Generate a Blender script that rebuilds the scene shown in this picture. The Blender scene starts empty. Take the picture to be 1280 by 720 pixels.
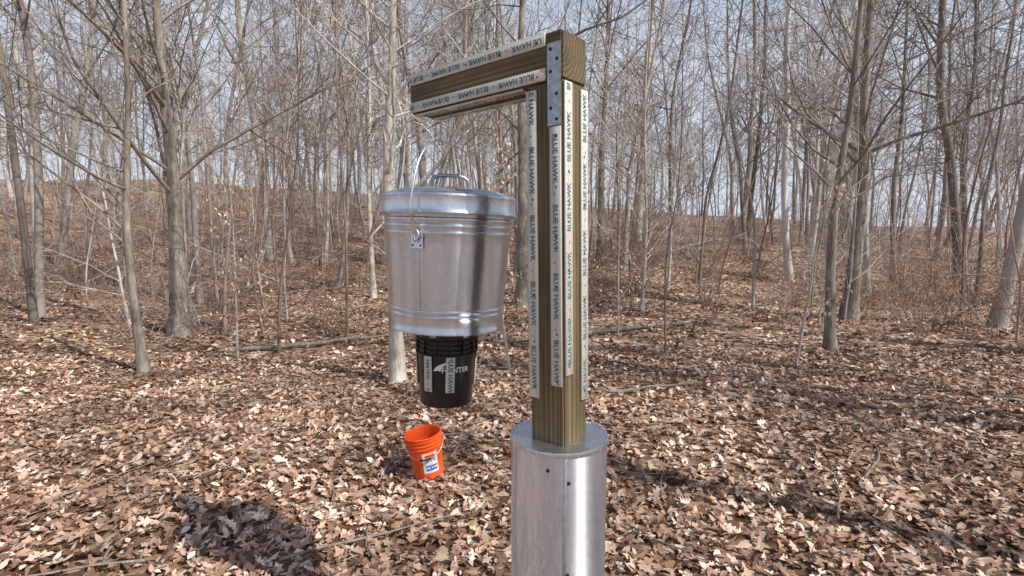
import bpy, bmesh, math, random
import numpy as np
from mathutils import Vector, Matrix, noise, Euler

scene = bpy.context.scene
col = scene.collection
R = math.radians
CAM_H = 1.85

# ------------------------------------------------------------------ helpers
def link(ob, parent=None):
    col.objects.link(ob)
    if parent is not None:
        ob.parent = parent
    return ob

def empty(name, M=Matrix.Identity(4)):
    e = bpy.data.objects.new(name, None)
    e.empty_display_size = 0.1
    link(e)
    e.matrix_world = M
    return e

def mesh_obj(name, V, F, mat, parent=None, smooth=False, sharp=35, M=None):
    me = bpy.data.meshes.new(name)
    me.from_pydata([tuple(v) for v in V], [], F)
    me.update()
    if smooth:
        me.polygons.foreach_set('use_smooth', [True]*len(me.polygons))
        me.set_sharp_from_angle(angle=R(sharp))
    ob = bpy.data.objects.new(name, me)
    if mat: me.materials.append(mat)
    link(ob, parent)
    if M is not None: ob.matrix_local = M
    return ob

def box_obj(name, size, mat, parent=None, M=None, bevel=0.003, seg=2):
    bm = bmesh.new()
    bmesh.ops.create_cube(bm, size=1.0)
    bmesh.ops.scale(bm, vec=size, verts=bm.verts)
    if bevel > 0:
        bmesh.ops.bevel(bm, geom=bm.edges[:], offset=bevel, segments=seg, affect='EDGES')
    me = bpy.data.meshes.new(name)
    bm.to_mesh(me); bm.free()
    me.polygons.foreach_set('use_smooth', [True]*len(me.polygons))
    me.set_sharp_from_angle(angle=R(50))
    me.materials.append(mat)
    ob = bpy.data.objects.new(name, me)
    link(ob, parent)
    if M is not None: ob.matrix_local = M
    return ob

def lathe(name, prof, mat, parent=None, n=96, M=None, sharp=30, wob=0.0):
    V=[];F=[]
    for i,(r,z) in enumerate(prof):
        for k in range(n):
            a=2*math.pi*k/n
            rr=r*(1+wob*noise.noise(Vector((math.cos(a)*1.3,math.sin(a)*1.3,z*3))))
            V.append((rr*math.cos(a),rr*math.sin(a),z))
    for i in range(len(prof)-1):
        for k in range(n):
            k2=(k+1)%n
            F.append((i*n+k,i*n+k2,(i+1)*n+k2,(i+1)*n+k))
    return mesh_obj(name,V,F,mat,parent,True,sharp,M)

def tube(V,F,pts,rads,n=4,cap=False):
    base=len(V)
    m=len(pts)
    up=Vector((0.31,0.17,0.93)).normalized()
    for i in range(m):
        if i==0: d=pts[1]-pts[0]
        elif i==m-1: d=pts[-1]-pts[-2]
        else: d=pts[i+1]-pts[i-1]
        if d.length<1e-9: d=Vector((0,0,1))
        d.normalize()
        ref=up if abs(d.dot(up))<0.97 else Vector((1,0,0))
        a=d.cross(ref).normalized(); b=d.cross(a)
        r=rads[i]
        for k in range(n):
            t=2*math.pi*k/n
            V.append(pts[i]+a*(r*math.cos(t))+b*(r*math.sin(t)))
    for i in range(m-1):
        for k in range(n):
            k2=(k+1)%n
            F.append((base+i*n+k,base+i*n+k2,base+(i+1)*n+k2,base+(i+1)*n+k))
    if cap:
        F.append(tuple(base+k for k in range(n))[::-1])
        F.append(tuple(base+(m-1)*n+k for k in range(n)))

def tube_obj(name, pts, r, mat, parent=None, n=10, M=None):
    V=[];F=[]
    tube(V,F,[Vector(p) for p in pts],[r]*len(pts),n,True)
    return mesh_obj(name,V,F,mat,parent,True,60,M)

def frame(o,u,n):
    u=Vector(u).normalized(); n=Vector(n).normalized(); v=n.cross(u)
    M=Matrix.Identity(4)
    for i in range(3):
        M[i][0]=u[i]; M[i][1]=v[i]; M[i][2]=n[i]; M[i][3]=o[i]
    return M

def text_mesh(body,size,offset=0.0):
    cu=bpy.data.curves.new('txt','FONT')
    cu.body=body; cu.size=size; cu.align_x='CENTER'; cu.align_y='CENTER'; cu.offset=offset
    cu.resolution_u=3
    ob=bpy.data.objects.new('txt',cu); col.objects.link(ob)
    bpy.context.view_layer.update()
    dg=bpy.context.evaluated_depsgraph_get()
    me=bpy.data.meshes.new_from_object(ob.evaluated_get(dg))
    bpy.data.objects.remove(ob); bpy.data.curves.remove(cu)
    return me

# ------------------------------------------------------------------ materials
class NT:
    def __init__(s,name):
        s.m=bpy.data.materials.new(name); s.m.use_nodes=True
        s.t=s.m.node_tree; s.b=s.t.nodes['Principled BSDF']
    def n(s,typ,**kw):
        nd=s.t.nodes.new(typ)
        for k,v in kw.items():
            if k.startswith('i_'):
                nd.inputs[k[2:].replace('_',' ')].default_value=v
            else: setattr(nd,k,v)
        return nd
    def l(s,a,b): s.t.links.new(a,b)
    def ramp(s,stops,fac=None,interp='LINEAR'):
        r=s.t.nodes.new('ShaderNodeValToRGB'); cr=r.color_ramp; cr.interpolation=interp
        while len(cr.elements)<len(stops): cr.elements.new(0.5)
        for e,(p,c) in zip(cr.elements,stops):
            e.position=p; e.color=(*c,1) if len(c)==3 else c
        if fac is not None: s.l(fac,r.inputs[0])
        return r
    def coords(s,kind='Object',scale=(1,1,1)):
        tc=s.t.nodes.new('ShaderNodeTexCoord'); mp=s.t.nodes.new('ShaderNodeMapping')
        mp.inputs['Scale'].default_value=scale
        s.l(tc.outputs[kind],mp.inputs[0]); return mp.outputs[0]
    def bump(s,h,strength=0.3,dist=0.01):
        b=s.t.nodes.new('ShaderNodeBump'); b.inputs['Strength'].default_value=strength
        b.inputs['Distance'].default_value=dist
        s.l(h,b.inputs['Height']); s.l(b.outputs[0],s.b.inputs['Normal']); return b

def simple(name,c,rough=0.5,metal=0.0,var=0.15,scale=30):
    t=NT(name)
    co=t.coords()
    nz=t.n('ShaderNodeTexNoise',i_Scale=scale,i_Detail=3.0); t.l(co,nz.inputs[0])
    lo=tuple(x*(1-var) for x in c); hi=tuple(min(1,x*(1+var)) for x in c)
    r=t.ramp([(0.35,lo),(0.65,hi)],nz.outputs[0])
    t.l(r.outputs[0],t.b.inputs['Base Color'])
    t.b.inputs['Roughness'].default_value=rough; t.b.inputs['Metallic'].default_value=metal
    return t.m

def galvanized(name,c0,c1,r0,r1,bump=0.05,bscale=(6,6,6),sscale=(14,14,1.0),spangle=0.25,sheen=0.35,sheen_rough=0.5,aniso=0.0):
    """rolled zinc sheet: a sharp metallic lobe plus a broad one stretched along the rolling direction"""
    t=NT(name)
    co=t.coords()
    vo=t.n('ShaderNodeTexVoronoi',i_Scale=60.0); t.l(co,vo.inputs[0])
    co2=t.coords(scale=sscale)
    nz=t.n('ShaderNodeTexNoise',i_Scale=2.0,i_Detail=5.0); t.l(co2,nz.inputs[0])
    sep=t.n('ShaderNodeSeparateColor'); t.l(vo.outputs['Color'],sep.inputs[0])
    mx=t.n('ShaderNodeMix',data_type='FLOAT'); mx.inputs[0].default_value=spangle
    t.l(nz.outputs[0],mx.inputs[2]); t.l(sep.outputs[0],mx.inputs[3])
    r=t.ramp([(0.3,c0),(0.7,c1)],mx.outputs[0]); t.l(r.outputs[0],t.b.inputs['Base Color'])
    mr=t.n('ShaderNodeMapRange'); mr.inputs['To Min'].default_value=r0; mr.inputs['To Max'].default_value=r1
    mr.inputs['From Min'].default_value=0.3; mr.inputs['From Max'].default_value=0.7
    t.l(mx.outputs[0],mr.inputs[0]); t.l(mr.outputs[0],t.b.inputs['Roughness'])
    t.b.inputs['Metallic'].default_value=1.0
    co3=t.coords(scale=bscale)
    nb=t.n('ShaderNodeTexNoise',i_Scale=1.0,i_Detail=1.0); t.l(co3,nb.inputs[0])
    bm=t.bump(nb.outputs[0],bump,0.05)
    b2=t.n('ShaderNodeBsdfPrincipled'); b2.inputs['Metallic'].default_value=1.0; b2.inputs['Roughness'].default_value=sheen_rough
    t.l(r.outputs[0],b2.inputs['Base Color']); t.l(bm.outputs[0],b2.inputs['Normal'])
    if aniso>0:
        tg=t.n('ShaderNodeTangent',direction_type='RADIAL',axis='Z')
        b2.inputs['Anisotropic'].default_value=aniso
        b2.inputs['Anisotropic Rotation'].default_value=0.25
        t.l(tg.outputs[0],b2.inputs['Tangent'])
    ms=t.n('ShaderNodeMixShader'); ms.inputs[0].default_value=sheen
    out=t.t.nodes['Material Output']
    t.l(t.b.outputs[0],ms.inputs[1]); t.l(b2.outputs[0],ms.inputs[2]); t.l(ms.outputs[0],out.inputs[0])
    return t.m

MAT={}
MAT['can']=galvanized('galvanized_can',(0.56,0.60,0.65),(0.72,0.76,0.81),0.14,0.24,bump=0.10,bscale=(7,7,1.5),spangle=0.15,sheen=0.62,sheen_rough=0.42,aniso=0.85)
MAT['lid']=galvanized('galvanized_lid',(0.52,0.56,0.61),(0.68,0.72,0.77),0.20,0.32,bump=0.12,sheen=0.4)
MAT['duct']=galvanized('duct_sheet_metal',(0.66,0.69,0.74),(0.82,0.85,0.90),0.05,0.12,bump=0.06,bscale=(9,9,1.0),sscale=(3,3,1),spangle=0.15,sheen=0.74,sheen_rough=0.45,aniso=0.95)
MAT['wire']=simple('zinc_wire',(0.62,0.63,0.64),0.35,1.0)
MAT['plate']=simple('mending_plate_metal',(0.36,0.38,0.42),0.42,0.9,0.2,40)
MAT['dark']=simple('dark_hole',(0.012,0.012,0.012),0.8)
MAT['ink']=simple('teal_ink',(0.06,0.17,0.19),0.7,0,0.6,160)
MAT['black']=simple('black_plastic',(0.008,0.008,0.009),0.32,0,0.1)
MAT['white']=simple('white_print',(0.75,0.76,0.78),0.5)
MAT['blue']=simple('blue_print',(0.06,0.16,0.42),0.5)

def wood(name):
    t=NT(name)
    tc=t.n('ShaderNodeTexCoord')
    mp=t.n('ShaderNodeMapping'); mp.inputs['Location'].default_value=(0.035,0.09,0); mp.inputs['Scale'].default_value=(1,1,0.045)
    t.l(tc.outputs['Object'],mp.inputs[0])
    wv=t.n('ShaderNodeTexWave',wave_type='RINGS',rings_direction='Z',i_Scale=20.0,i_Distortion=3.5,i_Detail=3.0)
    wv.inputs['Detail Scale'].default_value=1.5
    t.l(mp.outputs[0],wv.inputs[0])
    mp2=t.n('ShaderNodeMapping'); mp2.inputs['Scale'].default_value=(120,120,3)
    t.l(tc.outputs['Object'],mp2.inputs[0])
    nz=t.n('ShaderNodeTexNoise',i_Scale=1.0,i_Detail=5.0); t.l(mp2.outputs[0],nz.inputs[0])
    mp3=t.n('ShaderNodeMapping'); mp3.inputs['Scale'].default_value=(9,9,2.5)
    t.l(tc.outputs['Object'],mp3.inputs[0])
    n3=t.n('ShaderNodeTexNoise',i_Scale=1.0,i_Detail=4.0); t.l(mp3.outputs[0],n3.inputs[0])
    r=t.ramp([(0.0,(0.112,0.080,0.040)),(0.5,(0.170,0.128,0.066)),(1,(0.205,0.160,0.088))],wv.outputs[0])
    r2=t.ramp([(0.3,(0.6,0.6,0.58)),(0.7,(1.05,1.03,1.0))],nz.outputs[0])
    r3=t.ramp([(0.35,(0.55,0.58,0.52)),(0.65,(1.15,1.05,0.98))],n3.outputs[0])
    m1=t.n('ShaderNodeMix',data_type='RGBA',blend_type='MULTIPLY'); m1.inputs[0].default_value=1
    m2=t.n('ShaderNodeMix',data_type='RGBA',blend_type='MULTIPLY'); m2.inputs[0].default_value=1
    t.l(r.outputs[0],m1.inputs[6]); t.l(r2.outputs[0],m1.inputs[7])
    t.l(m1.outputs[2],m2.inputs[6]); t.l(r3.outputs[0],m2.inputs[7])
    t.l(m2.outputs[2],t.b.inputs['Base Color'])
    t.b.inputs['Roughness'].default_value=0.72
    t.bump(nz.outputs[0],0.35,0.002)
    return t.m
MAT['wood']=wood('treated_lumber')

def strip_wood():
    t=NT('tack_strip_wood')
    co=t.coords(scale=(2.5,60,60))
    nz=t.n('ShaderNodeTexNoise',i_Scale=1.0,i_Detail=5.0); t.l(co,nz.inputs[0])
    r=t.ramp([(0.3,(0.42,0.40,0.34)),(0.7,(0.64,0.62,0.56))],nz.outputs[0])
    t.l(r.outputs[0],t.b.inputs['Base Color']); t.b.inputs['Roughness'].default_value=0.6
    t.bump(nz.outputs[0],0.2,0.001)
    return t.m
MAT['strip']=strip_wood()

def bark(name,stops,far=False):
    t=NT(name)
    t.b.inputs['Roughness'].default_value=0.9
    t.b.inputs['Specular IOR Level'].default_value=0.0 if far else 0.15
    at=t.n('ShaderNodeAttribute',attribute_name='rnd')
    r3=t.ramp([(0,(0.95,0.93,0.90)),(0.3,(0.62,0.57,0.52)),(0.6,(1.0,0.96,0.92)),(1,(1.4,1.38,1.35))],at.outputs['Fac'])
    m3=t.n('ShaderNodeMix',data_type='RGBA',blend_type='MULTIPLY'); m3.inputs[0].default_value=1
    t.l(r3.outputs[0],m3.inputs[7])
    if far:
        co=t.coords(scale=(3,3,0.8))
        nz=t.n('ShaderNodeTexNoise',i_Scale=1.0,i_Detail=1.0); t.l(co,nz.inputs[0])
        r=t.ramp(stops,nz.outputs[0])
        t.l(r.outputs[0],m3.inputs[6])
    else:
        co=t.coords(scale=(1,1,0.22))
        nz=t.n('ShaderNodeTexNoise',i_Scale=26.0,i_Detail=4.0,i_Roughness=0.65); t.l(co,nz.inputs[0])
        co2=t.coords(scale=(1,1,0.6))
        n2=t.n('ShaderNodeTexNoise',i_Scale=3.0,i_Detail=3.0); t.l(co2,n2.inputs[0])
        r=t.ramp(stops,nz.outputs[0])
        r2=t.ramp([(0.35,(0.62,0.6,0.56)),(0.65,(1.15,1.15,1.12))],n2.outputs[0])
        m=t.n('ShaderNodeMix',data_type='RGBA',blend_type='MULTIPLY'); m.inputs[0].default_value=1
        t.l(r.outputs[0],m.inputs[6]); t.l(r2.outputs[0],m.inputs[7])
        t.l(m.outputs[2],m3.inputs[6])
        t.bump(nz.outputs[0],0.6,0.02)
    t.l(m3.outputs[2],t.b.inputs['Base Color'])
    return t.m
MAT['bark']=bark('grey_bark',[(0.3,(0.17,0.145,0.125)),(0.7,(0.42,0.385,0.35))])
MAT['pale']=bark('pale_bark',[(0.3,(0.32,0.295,0.27)),(0.65,(0.60,0.57,0.53))])
MAT['twig']=bark('brown_twigs',[(0.3,(0.22,0.15,0.12)),(0.7,(0.42,0.32,0.27))])
MAT['bark_far']=bark('grey_bark_far',[(0.3,(0.21,0.19,0.178)),(0.7,(0.34,0.32,0.305))],True)
MAT['pale_far']=bark('pale_bark_far',[(0.3,(0.40,0.38,0.36)),(0.7,(0.56,0.54,0.52))],True)
MAT['twig_far']=bark('brown_twigs_far',[(0.3,(0.26,0.19,0.16)),(0.7,(0.40,0.31,0.27))],True)

LEAFC=[(0.0,(0.10,0.052,0.032)),(0.2,(0.24,0.135,0.09)),(0.45,(0.42,0.27,0.19)),(0.70,(0.57,0.40,0.30)),(0.88,(0.72,0.56,0.45)),(1.0,(0.85,0.74,0.63))]
def leafmat(name,stops):
    t=NT(name)
    g=t.n('ShaderNodeNewGeometry')
    r=t.ramp(stops,g.outputs['Random Per Island'])
    co=t.coords()
    n2=t.n('ShaderNodeTexNoise',i_Scale=0.8,i_Detail=3.0); t.l(co,n2.inputs[0])
    r3=t.ramp([(0.38,(0.56,0.50,0.47)),(0.56,(1.15,1.12,1.09))],n2.outputs[0])
    m2=t.n('ShaderNodeMix',data_type='RGBA',blend_type='MULTIPLY'); m2.inputs[0].default_value=1
    t.l(r.outputs[0],m2.inputs[6]); t.l(r3.outputs[0],m2.inputs[7])
    t.l(m2.outputs[2],t.b.inputs['Base Color'])
    t.b.inputs['Roughness'].default_value=0.5
    t.b.inputs['Specular IOR Level'].default_value=0.4
    return t.m
MAT['leaf']=leafmat('dead_leaves',LEAFC)
MAT['beech']=leafmat('beech_leaves',[(0,(0.50,0.38,0.27)),(1,(0.78,0.68,0.55))])

def groundmat():
    t=NT('leaf_litter_ground')
    co=t.coords()
    nz0=t.n('ShaderNodeTexNoise',i_Scale=9.0,i_Detail=1.0); t.l(co,nz0.inputs[0])
    add=t.n('ShaderNodeVectorMath',operation='MULTIPLY_ADD'); add.inputs[1].default_value=(0.12,0.12,0.12)
    t.l(nz0.outputs['Color'],add.inputs[0]); t.l(co,add.inputs[2])
    vo=t.n('ShaderNodeTexVoronoi',i_Scale=13.0); t.l(add.outputs[0],vo.inputs[0])
    sep=t.n('ShaderNodeSeparateColor'); t.l(vo.outputs['Color'],sep.inputs[0])
    r=t.ramp([(p,tuple(x*0.75 for x in c)) for p,c in LEAFC],sep.outputs[0])
    n2=t.n('ShaderNodeTexNoise',i_Scale=0.5,i_Detail=4.0); t.l(co,n2.inputs[0])
    r2=t.ramp([(0.35,(0.6,0.55,0.5)),(0.65,(1.1,1.08,1.05))],n2.outputs[0])
    m=t.n('ShaderNodeMix',data_type='RGBA',blend_type='MULTIPLY'); m.inputs[0].default_value=1
    t.l(r.outputs[0],m.inputs[6]); t.l(r2.outputs[0],m.inputs[7])
    t.l(m.outputs[2],t.b.inputs['Base Color']); t.b.inputs['Roughness'].default_value=0.9
    t.b.inputs['Specular IOR Level'].default_value=0.1
    return t.m
MAT['ground']=groundmat()

# ------------------------------------------------------------------ terrain
def sm(t):
    t=max(0.0,min(1.0,t)); return t*t*(3-2*t)
def gh(x,y):
    z=sm((y-9)/56.0)*(5.2-0.065*max(-40,min(50,x)))+max(0,y-60)*0.012
    near=math.exp(-((x)**2+(y-3)**2)/40.0)
    z+=noise.noise(Vector((x*0.12,y*0.12,3.1)))*0.35*(1-near)
    z+=noise.noise(Vector((x*0.6,y*0.6,7.7)))*0.05
    z+=noise.noise(Vector((x*2.1,y*2.1,1.7)))*0.018
    return z
N=230
ax=[math.copysign(abs(u)**2.6,u)*320 for u in np.linspace(-1,1,N)]
V=[];F=[]
for j in range(N):
    for i in range(N):
        x=ax[i]; y=ax[j]+4
        V.append((x,y,gh(x,y)))
for j in range(N-1):
    for i in range(N-1):
        a=j*N+i; F.append((a,a+1,a+N+1,a+N))
mesh_obj('ground',V,F,MAT['ground'],smooth=True,sharp=180)

rs=np.random.RandomState(4)
def leaves(count,ymin,ymax,smin,smax,template,lift=0.012,xspan=1.15,pw=1.0,behind=False):
    tv,tf=template
    tv=np.array(tv); k=len(tv)
    u=rs.rand(count)
    ys=ymin+(ymax-ymin)*u**pw
    xs=(rs.rand(count)*2-1)*((np.abs(ys-1.8)*0.9+2.4) if behind else (ys*xspan+0.6))
    zs=np.array([gh(x,y) for x,y in zip(xs,ys)])
    sz=smin+(smax-smin)*rs.rand(count)**1.3
    yaw=rs.rand(count)*2*np.pi; p=rs.randn(count)*0.42; q=rs.randn(count)*0.42
    curl=(rs.randn(count)*0.7+0.5)
    P=np.repeat(tv[None],count,0)*1.0
    P[:,:,1]*=(0.75+0.5*rs.rand(count))[:,None]
    P[:,:,2]=curl[:,None]*(P[:,:,1]**2)*1.8+ (rs.randn(count)*0.4)[:,None]*P[:,:,0]**2 + P[:,:,2]
    P*=sz[:,None,None]
    c,s=np.cos(p)[:,None],np.sin(p)[:,None]
    y=P[:,:,1]*c-P[:,:,2]*s; z=P[:,:,1]*s+P[:,:,2]*c; P[:,:,1]=y;P[:,:,2]=z
    c,s=np.cos(q)[:,None],np.sin(q)[:,None]
    x=P[:,:,0]*c+P[:,:,2]*s; z=-P[:,:,0]*s+P[:,:,2]*c; P[:,:,0]=x;P[:,:,2]=z
    c,s=np.cos(yaw)[:,None],np.sin(yaw)[:,None]
    x=P[:,:,0]*c-P[:,:,1]*s; y=P[:,:,0]*s+P[:,:,1]*c; P[:,:,0]=x;P[:,:,1]=y
    P[:,:,0]+=xs[:,None];P[:,:,1]+=ys[:,None];P[:,:,2]+=(zs+lift+rs.rand(count)*0.025)[:,None]
    tri=np.array(tf)
    Fx=(tri[None]+ (np.arange(count)*k)[:,None,None]).reshape(-1,3)
    return P.reshape(-1,3),Fx
def oak():
    out=[(-0.5,0.0),(-0.34,0.13),(-0.22,0.09),(-0.08,0.27),(0.02,0.13),(0.2,0.27),(0.28,0.11),(0.5,0.0),
         (0.28,-0.12),(0.17,-0.27),(0.03,-0.12),(-0.1,-0.25),(-0.22,-0.08),(-0.36,-0.12)]
    v=[(0,0,0)]+[(a,b,0.0) for a,b in out]
    n=len(out)
    return v,[(0,1+(i+1)%n,1+i) for i in range(n)]
def ovate():
    out=[(-0.5,0),(-0.2,0.22),(0.15,0.22),(0.5,0),(0.15,-0.22),(-0.2,-0.22)]
    v=[(-0.02,0,-0.03)]+[(a,b,0) for a,b in out]
    n=6
    return v,[(0,1+(i+1)%n,1+i) for i in range(n)]
def quad():
    return [(-0.5,0,0),(0,0.27,0.03),(0.5,0,0),(0,-0.27,0.03)],[(0,2,1),(0,3,2)]
def join_np(name,parts,mat,nv=3,parent=None,smooth=False,rnd=None):
    vs=[];fs=[];o=0
    for p,f in parts:
        vs.append(p); fs.append(f+o); o+=len(p)
    P=np.concatenate(vs); Fx=np.concatenate(fs)
    me=bpy.data.meshes.new(name)
    me.vertices.add(len(P)); me.vertices.foreach_set('co',P.astype(np.float32).ravel())
    me.loops.add(len(Fx)*nv); me.loops.foreach_set('vertex_index',Fx.astype(np.int32).ravel())
    me.polygons.add(len(Fx)); me.polygons.foreach_set('loop_start',np.arange(len(Fx),dtype=np.int32)*nv)
    me.polygons.foreach_set('loop_total',np.full(len(Fx),nv,dtype=np.int32))
    me.update(calc_edges=True)
    if smooth: me.polygons.foreach_set('use_smooth',np.ones(len(Fx),dtype=bool))
    if rnd is not None:
        at=me.attributes.new('rnd','FLOAT','POINT'); at.data.foreach_set('value',rnd.astype(np.float32))
    me.materials.append(mat)
    ob=bpy.data.objects.new(name,me); link(ob,parent); return ob
parts=[leaves(15000,1.6,8,0.05,0.12,oak(),pw=0.9),
       leaves(21000,1.6,8,0.035,0.09,ovate(),pw=0.9),
       leaves(9000,-4.5,1.8,0.05,0.12,ovate(),behind=True),
       leaves(34000,7.0,24,0.07,0.14,quad(),pw=0.8,xspan=1.0)]
join_np('fallen_leaves',parts,MAT['leaf'])

# ------------------------------------------------------------------ trees
def path_from(p,d,length,nseg,rng,wob,trop):
    pts=[p.copy()]; d=d.normalized(); s=length/nseg
    for i in range(nseg):
        d=(d+Vector((rng.gauss(0,wob),rng.gauss(0,wob),rng.gauss(0,wob)+trop))).normalized()
        pts.append(pts[-1]+d*s)
    return pts
def grow(V,F,p,d,length,r,depth,rng,nch,minr=0.004,wob=0.12,trop=0.05):
    nseg=5 if depth>=2 else (3 if depth==1 else 2)
    pts=path_from(p,d,length,nseg,rng,wob,trop)
    rads=[max(minr,r*(1-0.75*i/nseg)) for i in range(nseg+1)]
    tube(V,F,pts,rads,5 if depth>=2 else 3)
    if depth==0: return
    for c in range(nch[depth-1]):
        t=rng.uniform(0.18,0.97)*nseg; i=min(nseg-1,int(t)); f=t-i
        q=pts[i].lerp(pts[i+1],f); dd=(pts[i+1]-pts[i]).normalized()
        side=Vector((rng.gauss(0,1),rng.gauss(0,1),rng.gauss(0,0.7)+0.25)); side=(side-dd*side.dot(dd)).normalized()
        nd=(dd*rng.uniform(0.5,1.1)+side).normalized()
        grow(V,F,q,nd,length*rng.uniform(0.3,0.6)*(1.1-0.5*t/nseg),max(minr,rads[i]*0.55),depth-1,rng,nch,minr,wob*1.1,trop)
def tree_data(seed,H,r0,t0,nb,nch,path=None,minr=0.005,n=10,blen=(0.16,0.30)):
    rng=random.Random(seed); V=[];F=[]
    if path is None:
        nseg=12; pts=[Vector((0,0,-0.3))]; d=Vector((rng.gauss(0,0.05),rng.gauss(0,0.05),1))
        for i in range(nseg):
            d=(d+Vector((rng.gauss(0,0.06),rng.gauss(0,0.06),0.06))).normalized()
            pts.append(pts[-1]+d*(H/nseg))
    else: pts=[Vector(p) for p in path]
    fine=[]
    m=len(pts)
    for i in range(m-1):
        p0=pts[max(0,i-1)];p1=pts[i];p2=pts[i+1];p3=pts[min(m-1,i+2)]
        for k in range(3):
            t=k/3
            fine.append(0.5*((2*p1)+(p2-p0)*t+(2*p0-5*p1+4*p2-p3)*t*t+(3*p1-p0-3*p2+p3)*t**3))
    fine.append(pts[-1]); K=len(fine)-1
    rads=[]
    for i,p in enumerate(fine):
        t=i/K
        r=r0*(1-0.86*t**0.9)
        r*=1+0.55*math.exp(-max(0,p.z)/ (r0*2.2))
        r*=1+0.06*noise.noise(Vector((seed,p.z*1.5,0)))
        rads.append(max(minr,r))
    tube(V,F,fine,rads,n)
    for b in range(nb):
        t=(t0+(1-t0)*rng.random())*K; i=min(K-1,int(t)); q=fine[i].lerp(fine[i+1],t-i)
        a=rng.uniform(0,2*math.pi); up=rng.uniform(0.35,1.1)
        d=Vector((math.cos(a),math.sin(a),up))
        L=H*rng.uniform(*blen)*(1.15-0.6*t/K)
        grow(V,F,q,d,L,max(minr*1.3,rads[i]*rng.uniform(0.25,0.5)),2,rng,nch,minr)
    return np.array([tuple(v) for v in V]),np.array(F)
canopy=[tree_data(100+i,random.Random(i).uniform(16,23),random.Random(i+50).uniform(0.06,0.14),0.22,24,[4,4],minr=0.008,n=7,blen=(0.12,0.25)) for i in range(8)]
sapl=[tree_data(200+i,random.Random(i+9).uniform(5,9),random.Random(i+70).uniform(0.022,0.045),0.12,18,[3,3],minr=0.004,n=5,blen=(0.15,0.32)) for i in range(6)]
def shrub_data(seed,H):
    rng=random.Random(seed);V=[];F=[]
    for s in range(10):
        a=rng.uniform(0,6.28); p=Vector((math.cos(a)*rng.random()*0.3,math.sin(a)*rng.random()*0.3,-0.05))
        grow(V,F,p,Vector((math.cos(a)*0.6,math.sin(a)*0.6,1.2)),H*rng.uniform(0.6,1.1),0.008,2,rng,[3,4],0.003,0.16,-0.02)
    return np.array([tuple(v) for v in V]),np.array(F)
shr=[shrub_data(300+i,1.3+0.4*i) for i in range(3)]

class Mass:
    def __init__(s): s.parts=[]; s.r=[]
    def add(s,td,x,y,sc,rng,tilt):
        V,F=td
        M=Euler((rng.gauss(0,tilt),rng.gauss(0,tilt),rng.uniform(0,6.28))).to_matrix()
        A=np.array(M)*sc
        P=V@A.T; P[:,2]*=rng.uniform(0.9,1.15)
        P+=np.array([x,y,gh(x,y)])
        s.parts.append((P,F)); s.r.append(np.full(len(P),rng.uniform(0.02,1)))
    def build(s,name,mat):
        return join_np(name,s.parts,mat,nv=4,smooth=True,rnd=np.concatenate(s.r))
mA,mB,mS,mT,mR=Mass(),Mass(),Mass(),Mass(),Mass()
rng=random.Random(11)
cnt=0
while cnt<360:
    d=13+ (80-13)*rng.random()**0.8; a=rng.uniform(-0.87,0.87)
    x=math.sin(a)*d; y=math.cos(a)*d
    if abs(x)/y<0.32 and y<18: continue
    (mA if rng.random()<0.6 else mB).add(rng.choice(canopy),x,y,rng.uniform(0.7,1.15),rng,0.035); cnt+=1
for i in range(400):
    d=9+46*rng.random()**0.9; a=rng.uniform(-0.87,0.87)
    x=math.sin(a)*d; y=math.cos(a)*d
    if d<12 and abs(x)/y<0.33: continue
    if d<10.5 and x<-4: continue
    (mS if rng.random()<0.55 else mT).add(rng.choice(sapl),x,y,rng.uniform(0.6,1.2),rng,0.08)
for i in range(270):
    d=10.5+32*rng.random(); a=rng.uniform(-0.85,0.85)
    x=math.sin(a)*d; y=math.cos(a)*d
    if -0.32<x/y<0.1 and y<16: continue
    mR.add(rng.choice(shr),x,y,rng.uniform(0.6,1.2),rng,0.1)
SAZ=Vector((0.85,-0.53,0)).normalized()
for i in range(30):
    a=rng.uniform(1.15,2*math.pi-1.15); d=rng.uniform(6,36)
    x=math.sin(a)*d; y=math.cos(a)*d
    px,py=x,y-2; along=px*SAZ.x+py*SAZ.y; perp=abs(px*SAZ.y-py*SAZ.x)
    if along>0 and perp<1.8: continue
    mA.add(rng.choice(canopy),x,y,rng.uniform(0.8,1.1),rng,0.03)
for (x,y) in [(9,2.6),(12.5,-0.6),(13,4.2),(11,6.2),(15,1.0)]:
    mA.add(canopy[rng.randint(0,7)],x,y,rng.uniform(0.9,1.1),rng,0.02)
mA.build('distant_trees',MAT['bark_far']); mB.build('distant_pale_trees',MAT['pale_far'])
mS.build('understory_saplings',MAT['twig_far']); mT.build('understory_pale_saplings',MAT['pale_far'])
mR.build('brush_thicket',MAT['twig_far'])

def near_tree(name,path,H,r0,t0,nb,mat,seed,nch=[5,5],blen=(0.16,0.3),minr=0.005):
    b=Vector(path[0]); g=gh(b.x,b.y)
    rel=[Vector(p)-Vector((b.x,b.y,0)) for p in path]; rel[0].z=-0.2
    V,F=tree_data(seed,H,r0,t0,nb,nch,path=rel,minr=minr,n=14,blen=blen)
    o=join_np(name,[(V,F)],mat,nv=4,smooth=True,rnd=np.full(len(V),0.0 if mat!=MAT['pale'] else 0.8)); o.location=(b.x,b.y,g); return o
near_tree('bare_tree',[(-1.44,6.4,0),(-1.46,6.4,1.2),(-1.50,6.4,2.6),(-1.43,6.4,3.6),(-1.38,6.42,4.8),(-1.25,6.6,7.5),(-1.3,6.8,11)],11,0.094,0.22,16,MAT['pale'],1,blen=(0.12,0.22))
near_tree('bare_tree',[(0.23,12.6,0),(0.25,12.6,3),(0.2,12.6,6),(0.3,12.6,9),(0.2,12.7,17)],17,0.14,0.3,22,MAT['bark'],2)
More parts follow.
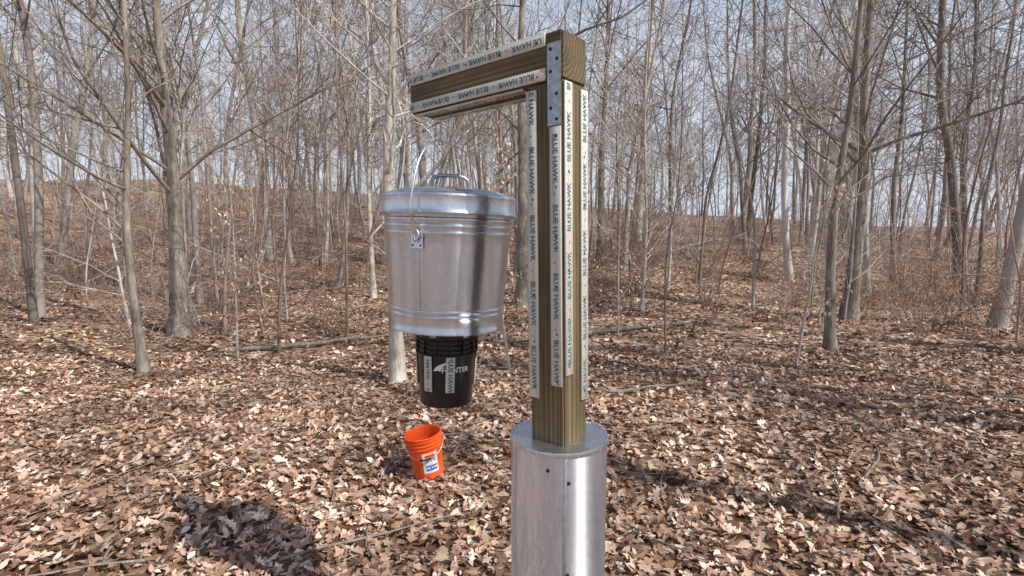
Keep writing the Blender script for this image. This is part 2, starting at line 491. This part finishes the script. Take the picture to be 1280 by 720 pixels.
near_tree('bare_tree',[(6.0,25,0),(6.15,25,4),(6.35,25,9),(6.8,25,18)],18,0.19,0.2,26,MAT['pale'],3)
near_tree('bare_tree',[(3.6,21,0),(3.55,21,4),(3.7,21,9),(3.6,21,19)],19,0.17,0.3,26,MAT['bark'],4)
near_tree('bare_tree',[(-3.75,14,0),(-3.8,14,3),(-3.7,14,6),(-3.9,14,13)],13,0.08,0.15,20,MAT['pale'],5)
near_tree('bare_tree',[(-1.7,19,0),(-1.75,19,4),(-1.6,19,9),(-1.7,19,18)],18,0.12,0.2,24,MAT['pale'],6)
near_tree('bare_tree',[(-0.3,17,0),(-0.35,17,4),(-0.45,17,8),(-0.3,17,16)],16,0.09,0.2,22,MAT['bark'],7)
near_tree('bare_tree',[(2.9,11.5,0),(2.95,11.5,2),(2.85,11.5,5),(3.1,11.5,11)],11,0.045,0.1,26,MAT['pale'],8)
near_tree('bare_tree',[(-3.1,9.6,0),(-3.05,9.6,2),(-3.12,9.6,5),(-2.9,9.6,10)],10,0.035,0.12,22,MAT['twig'],9)
near_tree('bare_tree',[(2.3,7.6,0),(2.25,7.6,1.4),(2.42,7.6,3.0),(2.3,7.6,7)],7,0.02,0.08,22,MAT['twig'],10,blen=(0.1,0.22),minr=0.003)
near_tree('bare_tree',[(-6.5,10,0),(-6.4,10,3),(-6.5,10,6),(-6.4,10,17)],17,0.17,0.3,22,MAT['bark'],12)
near_tree('bare_tree',[(7.2,11,0),(7.3,11,3),(7.2,11,6),(7.4,11,17)],17,0.15,0.3,22,MAT['bark'],13)
near_tree('bare_tree',[(-5.2,7.2,0),(-5.3,7.2,2),(-5.1,7.2,5),(-5.3,7.2,12)],12,0.07,0.3,16,MAT['bark'],14)
near_tree('bare_tree',[(5.0,8.0,0),(4.9,8.0,2),(5.1,8.0,5),(5.0,8.0,13)],13,0.085,0.3,16,MAT['bark'],15)

def beech(x,y,H,seed):
    e=empty('beech_sapling',Matrix.Translation((x,y,gh(x,y))))
    rg=random.Random(seed); V=[];F=[];ends=[]
    pts=path_from(Vector((0,0,-0.1)),Vector((rg.gauss(0,.06),0,1)),H,8,rg,0.05,0.05)
    tube(V,F,pts,[0.018*(1-0.8*i/8)+0.002 for i in range(9)],6)
    for b in range(26):
        t=rg.uniform(0.15,1)*7.9; i=int(t); q=pts[i].lerp(pts[i+1],t-i); a=rg.uniform(0,6.28)
        bp=path_from(q,Vector((math.cos(a),math.sin(a),0.35)),rg.uniform(0.3,0.75)*(1.2-t/10),5,rg,0.12,0.0)
        tube(V,F,bp,[0.005,0.0045,0.004,0.003,0.0025,0.002],4)
        for k in range(10): ends.append(bp[rg.randint(2,5)]+Vector((rg.gauss(0,.05),rg.gauss(0,.05),rg.gauss(0,.03)-0.03)))
    mesh_obj('stem',V,F,MAT['pale'],e,True)
    V=[];F=[]
    for c in ends:
        if rg.random()<0.3: continue
        s=rg.uniform(0.045,0.085); Rm=Euler((rg.uniform(-.8,.8),rg.uniform(0.5,1.6),rg.uniform(0,6.28))).to_matrix()
        b=len(V)
        for (u,v,w) in [(-.5,0,0),(-.1,.24,.06),(.5,0,0),(-.1,-.24,.06)]:
            V.append(c+Rm@Vector((u*s,v*s,w*s)))
        F+=[(b,b+1,b+2),(b,b+2,b+3)]
    mesh_obj('leaves',V,F,MAT['beech'],e)
beech(-0.02,6.8,3.3,5); beech(-0.25,8.6,3.2,6); beech(1.9,9.2,3.4,7)
beech(3.9,7.0,3.0,8); beech(-4.3,8.0,3.1,9)

V=[];F=[]; rg=random.Random(77)
for i in range(170):
    y=rg.uniform(2.5,14); x=rg.uniform(-1,1)*y*1.0; a=rg.uniform(0,3.14); L=rg.uniform(0.2,1.2); r=rg.uniform(0.003,0.010)
    pts=[];d=Vector((math.cos(a),math.sin(a),0)); p=Vector((x,y,0))
    for k in range(6):
        pts.append(Vector((p.x,p.y,gh(p.x,p.y)+0.035+r))); d=(d+Vector((rg.gauss(0,.18),rg.gauss(0,.18),0))).normalized(); p=p+d*L/5
    tube(V,F,pts,[r*(1-0.12*k) for k in range(6)],6,True)
for (x0,y0,x1,y1,r) in [(1.2,9.0,3.6,10.2,0.05),(-4.6,8.6,-2.2,9.6,0.04),(1.0,5.6,2.2,6.0,0.02),(-0.2,8.3,1.6,9.7,0.03)]:
    pts=[]
    for k in range(7):
        t=k/6; x=x0+(x1-x0)*t+rg.gauss(0,.03); y=y0+(y1-y0)*t+rg.gauss(0,.04)
        pts.append(Vector((x,y,gh(x,y)+r+0.02)))
    tube(V,F,pts,[r*(1-0.08*k) for k in range(7)],8,True)
mesh_obj('fallen_branches',V,F,MAT['bark'],smooth=True)

# ------------------------------------------------------------------ feeder post
BZ=1.136
lean=R(-0.9)
post=empty('wooden_feeder_post',Matrix.Translation((0.167,1.78,BZ))@Matrix.Rotation(lean,4,'Y')@Matrix.Rotation(R(-40),4,'Z'))
box_obj('upright',(0.14,0.14,2.27),MAT['wood'],post,Matrix.Translation((0,0,1.19-1.135)),0.005)
bl=0.735
Mb=Matrix.Translation((0.07-bl/2,0,1.266))@Matrix.Rotation(R(90),4,'Y')
box_obj('beam',(0.148,0.142,bl),MAT['wood'],post,Mb,0.005)
BLUE=text_mesh('BLUE HAWK',0.0275,0.0007)
DASH=text_mesh('-',0.03,0.0006)
def strip(name,c,u,n,L,parent,w=0.042,pitch=0.222,phase=0.3,tacks=True,seed=0):
    M=frame(Vector(c)+Vector(n).normalized()*0.0035,u,n)
    s=box_obj(name,(L,w,0.006),MAT['strip'],parent,M,0.0008,1)
    rg=random.Random(seed)
    x=-L/2+pitch*phase; V=[];F=[]
    while x<L/2+0.08:
        for me,dx in ((BLUE,0),(DASH,pitch/2)):
            b=len(V); ok=[abs(v.co.x+x+dx)<L/2-0.001 for v in me.vertices]
            V+=[(v.co.x+x+dx,v.co.y*1.0,0.0037) for v in me.vertices]
            F+=[tuple(b+i for i in f.vertices) for f in me.polygons if all(ok[i] for i in f.vertices)]
        x+=pitch
    mesh_obj(name+'_print',V,F,MAT['ink'],s)
    if tacks:
        V=[];F=[]
        x=-L/2+0.015;k=0
        while x<L/2-0.01:
            for y in ((-w*0.36,w*0.36) if k%2 else (-w*0.28,w*0.40)):
                b=len(V); r=0.0013; xx=x+rg.uniform(-.003,.003)
                for q in range(5):
                    t=q*2*math.pi/5; V.append((xx+r*math.cos(t),y+r*math.sin(t),0.003))
                V.append((xx+0.001,y+0.001,0.009))
                F+=[(b+q,b+(q+1)%5,b+5) for q in range(5)]
            x+=0.028;k+=1
        mesh_obj(name+'_tacks',V,F,MAT['wire'],s)
        V=[];F=[]
        for x in np.arange(-L/2+0.03,L/2,0.16):
            b=len(V)
            for q in range(10):
                t=q*2*math.pi/10; V.append((x+0.0035*math.cos(t),0.004+0.0035*math.sin(t),0.0042))
            F.append(tuple(range(b,b+10)))
        mesh_obj(name+'_nails',V,F,MAT['dark'],s)
    return s
X=Vector((1,0,0));Y=Vector((0,1,0));Z=Vector((0,0,1))
def vstrip(nm,face,off,z0,z1,down,phase,seed):
    c=(off,-0.07,(z0+z1)/2) if face=='L' else (0.07,off,(z0+z1)/2)
    n=-Y if face=='L' else X
    strip(nm,c,(-Z if down else Z),n,z1-z0,post,phase=phase,seed=seed)
vstrip('tack_strip_1','L',-0.050,0.145,1.172,True,0.15,1)
vstrip('tack_strip_2','L',0.044,0.201,1.047,True,0.45,2)
vstrip('tack_strip_3','R',-0.044,0.237,1.186,False,0.5,3)
vstrip('tack_strip_4','R',0.050,0.131,1.176,False,0.3,4)
xa,xb=-0.662,0.008
strip('tack_strip_5',((xa+xb)/2,-0.071,1.318),-X,-Y,xb-xa,post,w=0.038,pitch=0.2,seed=5)
strip('tack_strip_6',((xa+xb)/2,-0.071,1.214),-X,-Y,xb-xa,post,w=0.038,pitch=0.2,phase=0.6,seed=6)
strip('tack_strip_7',(-0.375,-0.046,1.191),-X,-Z,0.56,post,w=0.038,pitch=0.2,seed=7)
strip('tack_strip_8',(-0.375,0.046,1.191),-X,-Z,0.56,post,w=0.038,pitch=0.2,seed=8)
strip('tack_strip_9',(-0.33,-0.045,1.341),X,Z,0.65,post,w=0.038,pitch=0.2,seed=9)
pl=box_obj('mending_plate',(0.052,0.254,0.003),MAT['plate'],post,frame((0.040,-0.0725,1.178),X,-Y),0.0012,2)
V=[];F=[]
for i,(x,y) in enumerate([(-.012,.108),(.012,.075),(-.012,.04),(.010,-.03),(-.012,-.072),(.010,-.108)]):
    b=len(V)
    for q in range(14):
        t=q*2*math.pi/14; V.append((x+0.0058*math.cos(t),y+0.0058*math.sin(t),0.002))
    F.append(tuple(range(b,b+14)))
mesh_obj('plate_holes',V,F,MAT['dark'],pl)

# ------------------------------------------------------------------ sheet metal cylinder
cyl=empty('sheet_metal_cylinder',Matrix.Translation((0.167,1.785,0)))
cp=[(0.17,BZ-0.002-(BZ+0.1)*k/24) for k in range(25)][::-1]
lathe('cylinder_wall',cp,MAT['duct'],cyl,160,wob=0.006)
lathe('top_cap',[(0.1735,BZ-0.014),(0.1740,BZ-0.002),(0.173,BZ+0.001),(0.166,BZ+0.0015),(0.160,BZ-0.003),(0.10,BZ-0.004),(0.0,BZ-0.004)],MAT['lid'],cyl,128,wob=0.004)
a=R(-88)
box_obj('seam',(0.012,0.003,BZ-0.02),MAT['plate'],cyl,Matrix.Rotation(a+R(90),4,'Z')@Matrix.Translation((0,-0.1705,(BZ-0.02)/2)),0.001,1)
for (an,z) in [(-107,BZ-0.06),(-84,BZ-0.10),(-84,BZ-0.42)]:
    t=R(an); n=Vector((math.cos(t),math.sin(t),0))
    lathe('screw',[(0.0065,0),(0.006,0.003),(0.002,0.005),(0,0.005)],MAT['dark'],cyl,14,frame(n*0.1705+Vector((0,0,z)),Z.cross(n),n))

# ------------------------------------------------------------------ galvanized can
HX,HY=-0.245,2.131
tilt=R(1.9)
HOOKZ=CAM_H+0.350
canM=Matrix.Translation((HX,HY,HOOKZ))@Matrix.Rotation(tilt,4,'Y')@Matrix.Translation((0,0,-0.350))
can=empty('galvanized_can',canM)
def rib(z,r,h=0.007,o=0.005):
    return [(r,z-h),(r+o*0.7,z-h*0.5),(r+o,z),(r+o*0.7,z+h*0.5),(r,z+h)]
def rr(z): return 0.226+(z+0.385)/0.455*0.029
prof=[(0.0,-0.365),(0.21,-0.365),(0.222,-0.372),(0.224,-0.385),(0.231,-0.385),(0.232,-0.377),(0.2275,-0.370)]
for z in (-0.318,-0.298): prof+=rib(z,rr(z),0.007,0.004)
prof+=[(rr(-0.2),-0.2),(rr(-0.05),-0.05)]
for z in (-0.004,0.022,0.046): prof+=rib(z,rr(z),0.008,0.0045)
prof+=[(rr(0.07),0.07),(rr(0.09),0.09)]
lathe('can_body',prof,MAT['can'],can,128,wob=0.006,sharp=40)
lid=[(0.268,0.066),(0.272,0.064),(0.2745,0.070),(0.271,0.078),(0.2695,0.085),(0.268,0.125),(0.2695,0.131),(0.267,0.139),(0.258,0.145),(0.235,0.150),(0.228,0.156),(0.18,0.166),(0.10,0.174),(0.0,0.177)]
lathe('can_lid',lid,MAT['lid'],can,128,wob=0.006,sharp=28)
hp=[]
for k in range(25):
    t=k/24; a=math.pi*t
    x=-0.078*math.copysign(abs(math.cos(a))**0.55,math.cos(a)); z=0.165+0.060*abs(math.sin(a))**0.55
    hp.append((x,0.0,z))
Mh=Matrix.Rotation(R(12),4,'Z')
tube_obj('lid_handle',hp,0.0075,MAT['plate'],can,12,Mh)
for sx in (-1,1):
    box_obj('handle_bracket',(0.03,0.05,0.006),MAT['plate'],can,Mh@Matrix.Translation((0.078*sx,0,0.172)),0.002)
ed=Vector((-0.34,-0.94,0)).normalized()
for sgn in (1,-1):
    n=ed*sgn; r0=rr(-0.02)
    M=frame(n*(r0+0.006)+Vector((0,0,-0.035)),Z.cross(n),n)
    box_obj('ear_plate',(0.050,0.055,0.003),MAT['lid'],can,M,0.0012,2)
    ring=[]
    for k in range(17):
        t=2*math.pi*k/16; ring.append((0.013*math.cos(t),0.018*math.sin(t)+0.022,0.012))
    tube_obj('ear_loop',ring,0.0035,MAT['wire'],can,8,M)
    V=[];F=[]
    for (x,y) in [(-.016,-.016),(.016,-.016)]:
        b=len(V)
        for q in range(10):
            t=q*2*math.pi/10; V.append((x+0.004*math.cos(t),y+0.004*math.sin(t),0.0025))
        F.append(tuple(range(b,b+10)))
    mesh_obj('ear_rivets',V,F,MAT['dark'],can,M=M)
bp=[]
re=rr(-0.02)+0.018
for k in range(61):
    t=math.pi*k/60
    c=math.cos(t); s=math.sin(t)
    rad=(re+0.042*sm(s/0.22))*math.copysign(abs(c)**0.62,c)
    bp.append(ed*rad+Vector((0,0,-0.012+0.362*s**0.92)))
def curl(p,sg):
    return [p+Vector((0,0,-0.006)),p+Vector((0,0,-0.018))+ed*sg*0.010,p+Vector((0,0,-0.026))+ed*sg*0.002,p+Vector((0,0,-0.016))-ed*sg*0.006]
bp=curl(bp[0],1)[::-1]+bp+curl(bp[-1],-1)
tube_obj('bail_handle',bp,0.004,MAT['wire'],can,10)
V=[];F=[]
zs=np.linspace(-0.285,-0.02,12)
for z in zs:
    for q,(da,do) in enumerate([(-0.022,0.0005),(-0.02,0.0022),(0.02,0.0022),(0.022,0.0005)]):
        t=math.atan2(ed.y,ed.x)+da; r=rr(z)*1.004+do
        V.append((r*math.cos(t),r*math.sin(t),z))
for i in range(len(zs)-1):
    for q in range(3):
        F.append((i*4+q,i*4+q+1,(i+1)*4+q+1,(i+1)*4+q))
mesh_obj('body_seam',V,F,MAT['can'],can)
hk=[(0,0,0.165),(0,0,0.05)]
for k in range(15):
    t=R(90-k*20); hk.append((0.018*math.cos(t),0.0,0.012+0.018*math.sin(t)))
hook=tube_obj('screw_hook',hk,0.0042,MAT['wire'],post,10)
bpy.context.view_layer.update()
hook.matrix_local=post.matrix_world.inverted()@(Matrix.Translation((HX,HY,HOOKZ+0.006)))

# ------------------------------------------------------------------ black bucket
bk=empty('black_feeder_bucket',canM)
def br(z): return 0.108+(z+0.705)/0.285*0.014
prof=[(0.0,-0.700),(0.10,-0.700),(0.106,-0.705),(0.1085,-0.700),(br(-.66),-.66),(br(-.55),-.55),(br(-.5),-.5)]
for z in (-0.487,-0.468,-0.449,-0.43):
    prof+=[(br(z),z-0.004),(br(z)+0.009,z-0.003),(br(z)+0.009,z),(br(z),z+0.001)]
prof+=[(br(-0.41)+0.0,-0.415),(br(-.41)+0.007,-0.414),(br(-.41)+0.007,-0.396),(br(-.41)-0.004,-0.394),(0.0,-0.394)]
lathe('bucket_shell',prof,MAT['black'],bk,96,sharp=25)
for k in range(14):
    t=2*math.pi*k/14; n=Vector((math.cos(t),math.sin(t),0))
    box_obj('rib_gusset',(0.004,0.055,0.009),MAT['black'],bk,frame(n*(br(-.455)+0.005)+Vector((0,0,-0.457)),Z.cross(n),n),0.0005,1)
for k in range(6):
    t=2*math.pi*(k+0.2)/6; n=Vector((math.cos(t),math.sin(t),0))
    box_obj('mount_bracket',(0.028,0.034,0.003),MAT['plate'],bk,frame(n*(br(-.41)+0.009)+Vector((0,0,-0.398)),Z.cross(n),n),0.0008,1)
    box_obj('mount_tab',(0.022,0.026,0.022),MAT['wire'],bk,frame(n*(br(-.41)-0.012)+Vector((0,0,-0.382)),Z.cross(n),n),0.002,1)
def wrap(name,V2,F,z0,ang0,mat,parent,off=0.0012,taper=None):
    V=[]
    for (x,y) in V2:
        z=z0+y; rad=taper(z)+off; a=ang0+x/rad
        V.append((rad*math.cos(a),rad*math.sin(a),z))
    return mesh_obj(name,V,F,mat,parent)
camang=R(-90)+math.atan2(HX,HY)
for i,an in enumerate([-23,21,-80,110]):
    t=camang+R(an); n=Vector((math.cos(t),math.sin(t),0.0)); zz=-0.565
    nn=(n+Vector((0,0,-0.05))).normalized()
    strip('bucket_strip_%d'%(i+1),n*(br(zz)+0.002)+Vector((0,0,zz)),-Z+n*-0.05,nn,0.145,bk,w=0.036,pitch=0.19,seed=20+i,phase=0.4 if i else 0.1)
tm=text_mesh('HUNTER',0.030,0.0006)
wrap('brand_print',[(v.co.x,v.co.y) for v in tm.vertices],[tuple(p.vertices) for p in tm.polygons],-0.548,camang+R(33),MAT['white'],bk,taper=br)
wing=[(-0.03,-0.012),(-0.02,0.004),(-0.005,0.014),(0.014,0.022),(0.026,0.030),(0.022,0.016),(0.008,0.006),(0.02,0.004),(0.004,-0.002),(0.0,-0.012),(-0.010,-0.008)]
wrap('logo_print',wing,[tuple(range(len(wing)))],-0.540,camang+R(2),MAT['white'],bk,taper=br)

# ------------------------------------------------------------------ orange bucket
def orange():
    t=NT('orange_plastic')
    co=t.coords(); nz=t.n('ShaderNodeTexNoise',i_Scale=8.0,i_Detail=5.0); t.l(co,nz.inputs[0])
    r=t.ramp([(0.3,(0.72,0.085,0.012)),(0.7,(0.85,0.12,0.02))],nz.outputs[0])
    t.l(r.outputs[0],t.b.inputs['Base Color']); t.b.inputs['Roughness'].default_value=0.42
    return t.m
MO=orange()
bx,by=-0.632,3.80
ob=empty('orange_bucket',Matrix.Translation((bx,by,gh(bx,by)+0.014))@Matrix.Rotation(R(-7.5),4,'Y')@Matrix.Rotation(R(3),4,'X')@Matrix.Diagonal((1.0,1.0,0.88,1)))
def orr(z): return 0.114+z/0.37*0.021
prof=[(0.0,0.008),(0.108,0.008),(0.111,0.0),(0.114,0.003),(orr(0.15),0.15),(orr(0.27),0.27),
 (orr(.272)+.009,0.272),(orr(.28)+.009,0.278),(orr(.28),0.280),(orr(.30),0.300),(orr(.30)+.009,0.302),(orr(.30)+.009,0.308),(orr(.31),0.310),
 (orr(.335),0.335),(orr(.335)+.008,0.337),(orr(.34)+.008,0.344),(orr(.35),0.346),(orr(.36),0.360),(orr(.36)+.007,0.361),(orr(.37)+.007,0.369),(orr(.37),0.373),(orr(.37)-.004,0.371),
 (orr(.3)-.005,0.3),(orr(.1)-.005,0.1),(0.106,0.014),(0.0,0.014)]
lathe('bucket_shell',prof,MO,ob,96,sharp=28)
oca=R(-90)+math.atan2(bx,by)
def patch(nm,w,h,zc,ang,mat,off,nx=16):
    V2=[];F=[]
    for i in range(nx+1):
        x=-w/2+w*i/nx; V2+= [(x,-h/2),(x,h/2)]
    for i in range(nx): F.append((2*i,2*i+2,2*i+3,2*i+1))
    wrap(nm,V2,F,zc,ang,mat,ob,off=off,taper=orr)
patch('label_white',0.115,0.18,0.150,oca+R(33),MAT['white'],0.0010)
patch('label_blue',0.090,0.050,0.105,oca+R(35),MAT['blue'],0.0016)
patch('label_orange',0.075,0.030,0.212,oca+R(33),MO,0.0016)
lt=text_mesh("LET'S",0.036,0.001); wrap('label_text',[(v.co.x,v.co.y) for v in lt.vertices],[tuple(p.vertices) for p in lt.polygons],0.172,oca+R(33),MAT['blue'],ob,off=0.0018,taper=orr)
lt=text_mesh("DO THIS",0.024,0.001); wrap('label_text_2',[(v.co.x,v.co.y) for v in lt.vertices],[tuple(p.vertices) for p in lt.polygons],0.106,oca+R(34),MAT['white'],ob,off=0.0022,taper=orr)
hd=Vector((math.cos(R(8)),math.sin(R(8)),0)); fw=Vector((hd.y,-hd.x,0))
bp=[]
for k in range(33):
    t=math.pi*k/32
    bp.append(hd*(-math.cos(t)*0.148)+fw*(math.sin(t)*0.150)+Vector((0,0,0.318-0.12*math.sin(t))))
tube_obj('bail_wire',bp,0.0025,MAT['wire'],ob,8)
tube_obj('bail_grip',bp[13:20],0.007,MAT['black'],ob,10)
for s in (-1,1):
    n=hd*s
    lathe('ear_boss',[(0.016,0),(0.015,0.010),(0.006,0.013),(0,0.013)],MO,ob,20,frame(n*orr(.318)+Vector((0,0,0.318)),Z.cross(n),n))

# ------------------------------------------------------------------ light
EL=47
sd=(SAZ+Vector((0,0,math.tan(R(EL))))).normalized()
sun=bpy.data.lights.new('sun','SUN'); sun.energy=5.0; sun.angle=R(0.5); sun.color=(1.0,0.95,0.885)
so=bpy.data.objects.new('sun',sun); link(so); so.rotation_euler=(-sd).to_track_quat('-Z','Y').to_euler()
w=bpy.data.worlds.new('World'); scene.world=w; w.use_nodes=True
nt=w.node_tree; bg=nt.nodes['Background']
sky=nt.nodes.new('ShaderNodeTexSky'); sky.sky_type='NISHITA'; sky.sun_disc=False
sky.sun_elevation=R(EL); sky.sun_rotation=math.atan2(SAZ.x,SAZ.y)
sky.air_density=1.0; sky.dust_density=1.0; sky.ozone_density=1.0
# bright haze low in the sky thinning to clear blue overhead
tc=nt.nodes.new('ShaderNodeTexCoord'); mp=nt.nodes.new('ShaderNodeMapping'); mp.inputs['Scale'].default_value=(2,2,6)
nz=nt.nodes.new('ShaderNodeTexNoise'); nz.inputs['Scale'].default_value=1.5; nz.inputs['Detail'].default_value=4
sx=nt.nodes.new('ShaderNodeSeparateXYZ')
cr=nt.nodes.new('ShaderNodeValToRGB')
cr.color_ramp.elements[0].position=0.25; cr.color_ramp.elements[0].color=(0.92,)*3+(1,)
cr.color_ramp.elements[1].position=0.65; cr.color_ramp.elements[1].color=(0.10,)*3+(1,)
ad=nt.nodes.new('ShaderNodeMath'); ad.operation='MULTIPLY_ADD'; ad.inputs[1].default_value=0.3; ad.inputs[2].default_value=-0.15
a2=nt.nodes.new('ShaderNodeMath'); a2.operation='ADD'
mx=nt.nodes.new('ShaderNodeMix'); mx.data_type='RGBA'; mx.inputs[7].default_value=(6.1,6.8,8.0,1)
L=nt.links.new
L(tc.outputs['Generated'],mp.inputs[0]); L(mp.outputs[0],nz.inputs[0]); L(tc.outputs['Generated'],sx.inputs[0])
L(nz.outputs[0],ad.inputs[0]); L(ad.outputs[0],a2.inputs[0]); L(sx.outputs['Z'],a2.inputs[1]); L(a2.outputs[0],cr.inputs[0])
L(cr.outputs[0],mx.inputs[0]); L(sky.outputs[0],mx.inputs[6]); L(mx.outputs[2],bg.inputs[0])
bg.inputs[1].default_value=0.12

cam=bpy.data.cameras.new('camera'); co=bpy.data.objects.new('camera',cam); link(co)
co.location=(0,0,CAM_H); co.rotation_euler=(R(90-6.15),0,0)
cam.sensor_width=36; cam.lens=36*650/1280; cam.clip_end=1500; cam.clip_start=0.05
scene.camera=co
scene.view_settings.view_transform='Standard'; scene.view_settings.look='None'; scene.view_settings.exposure=0
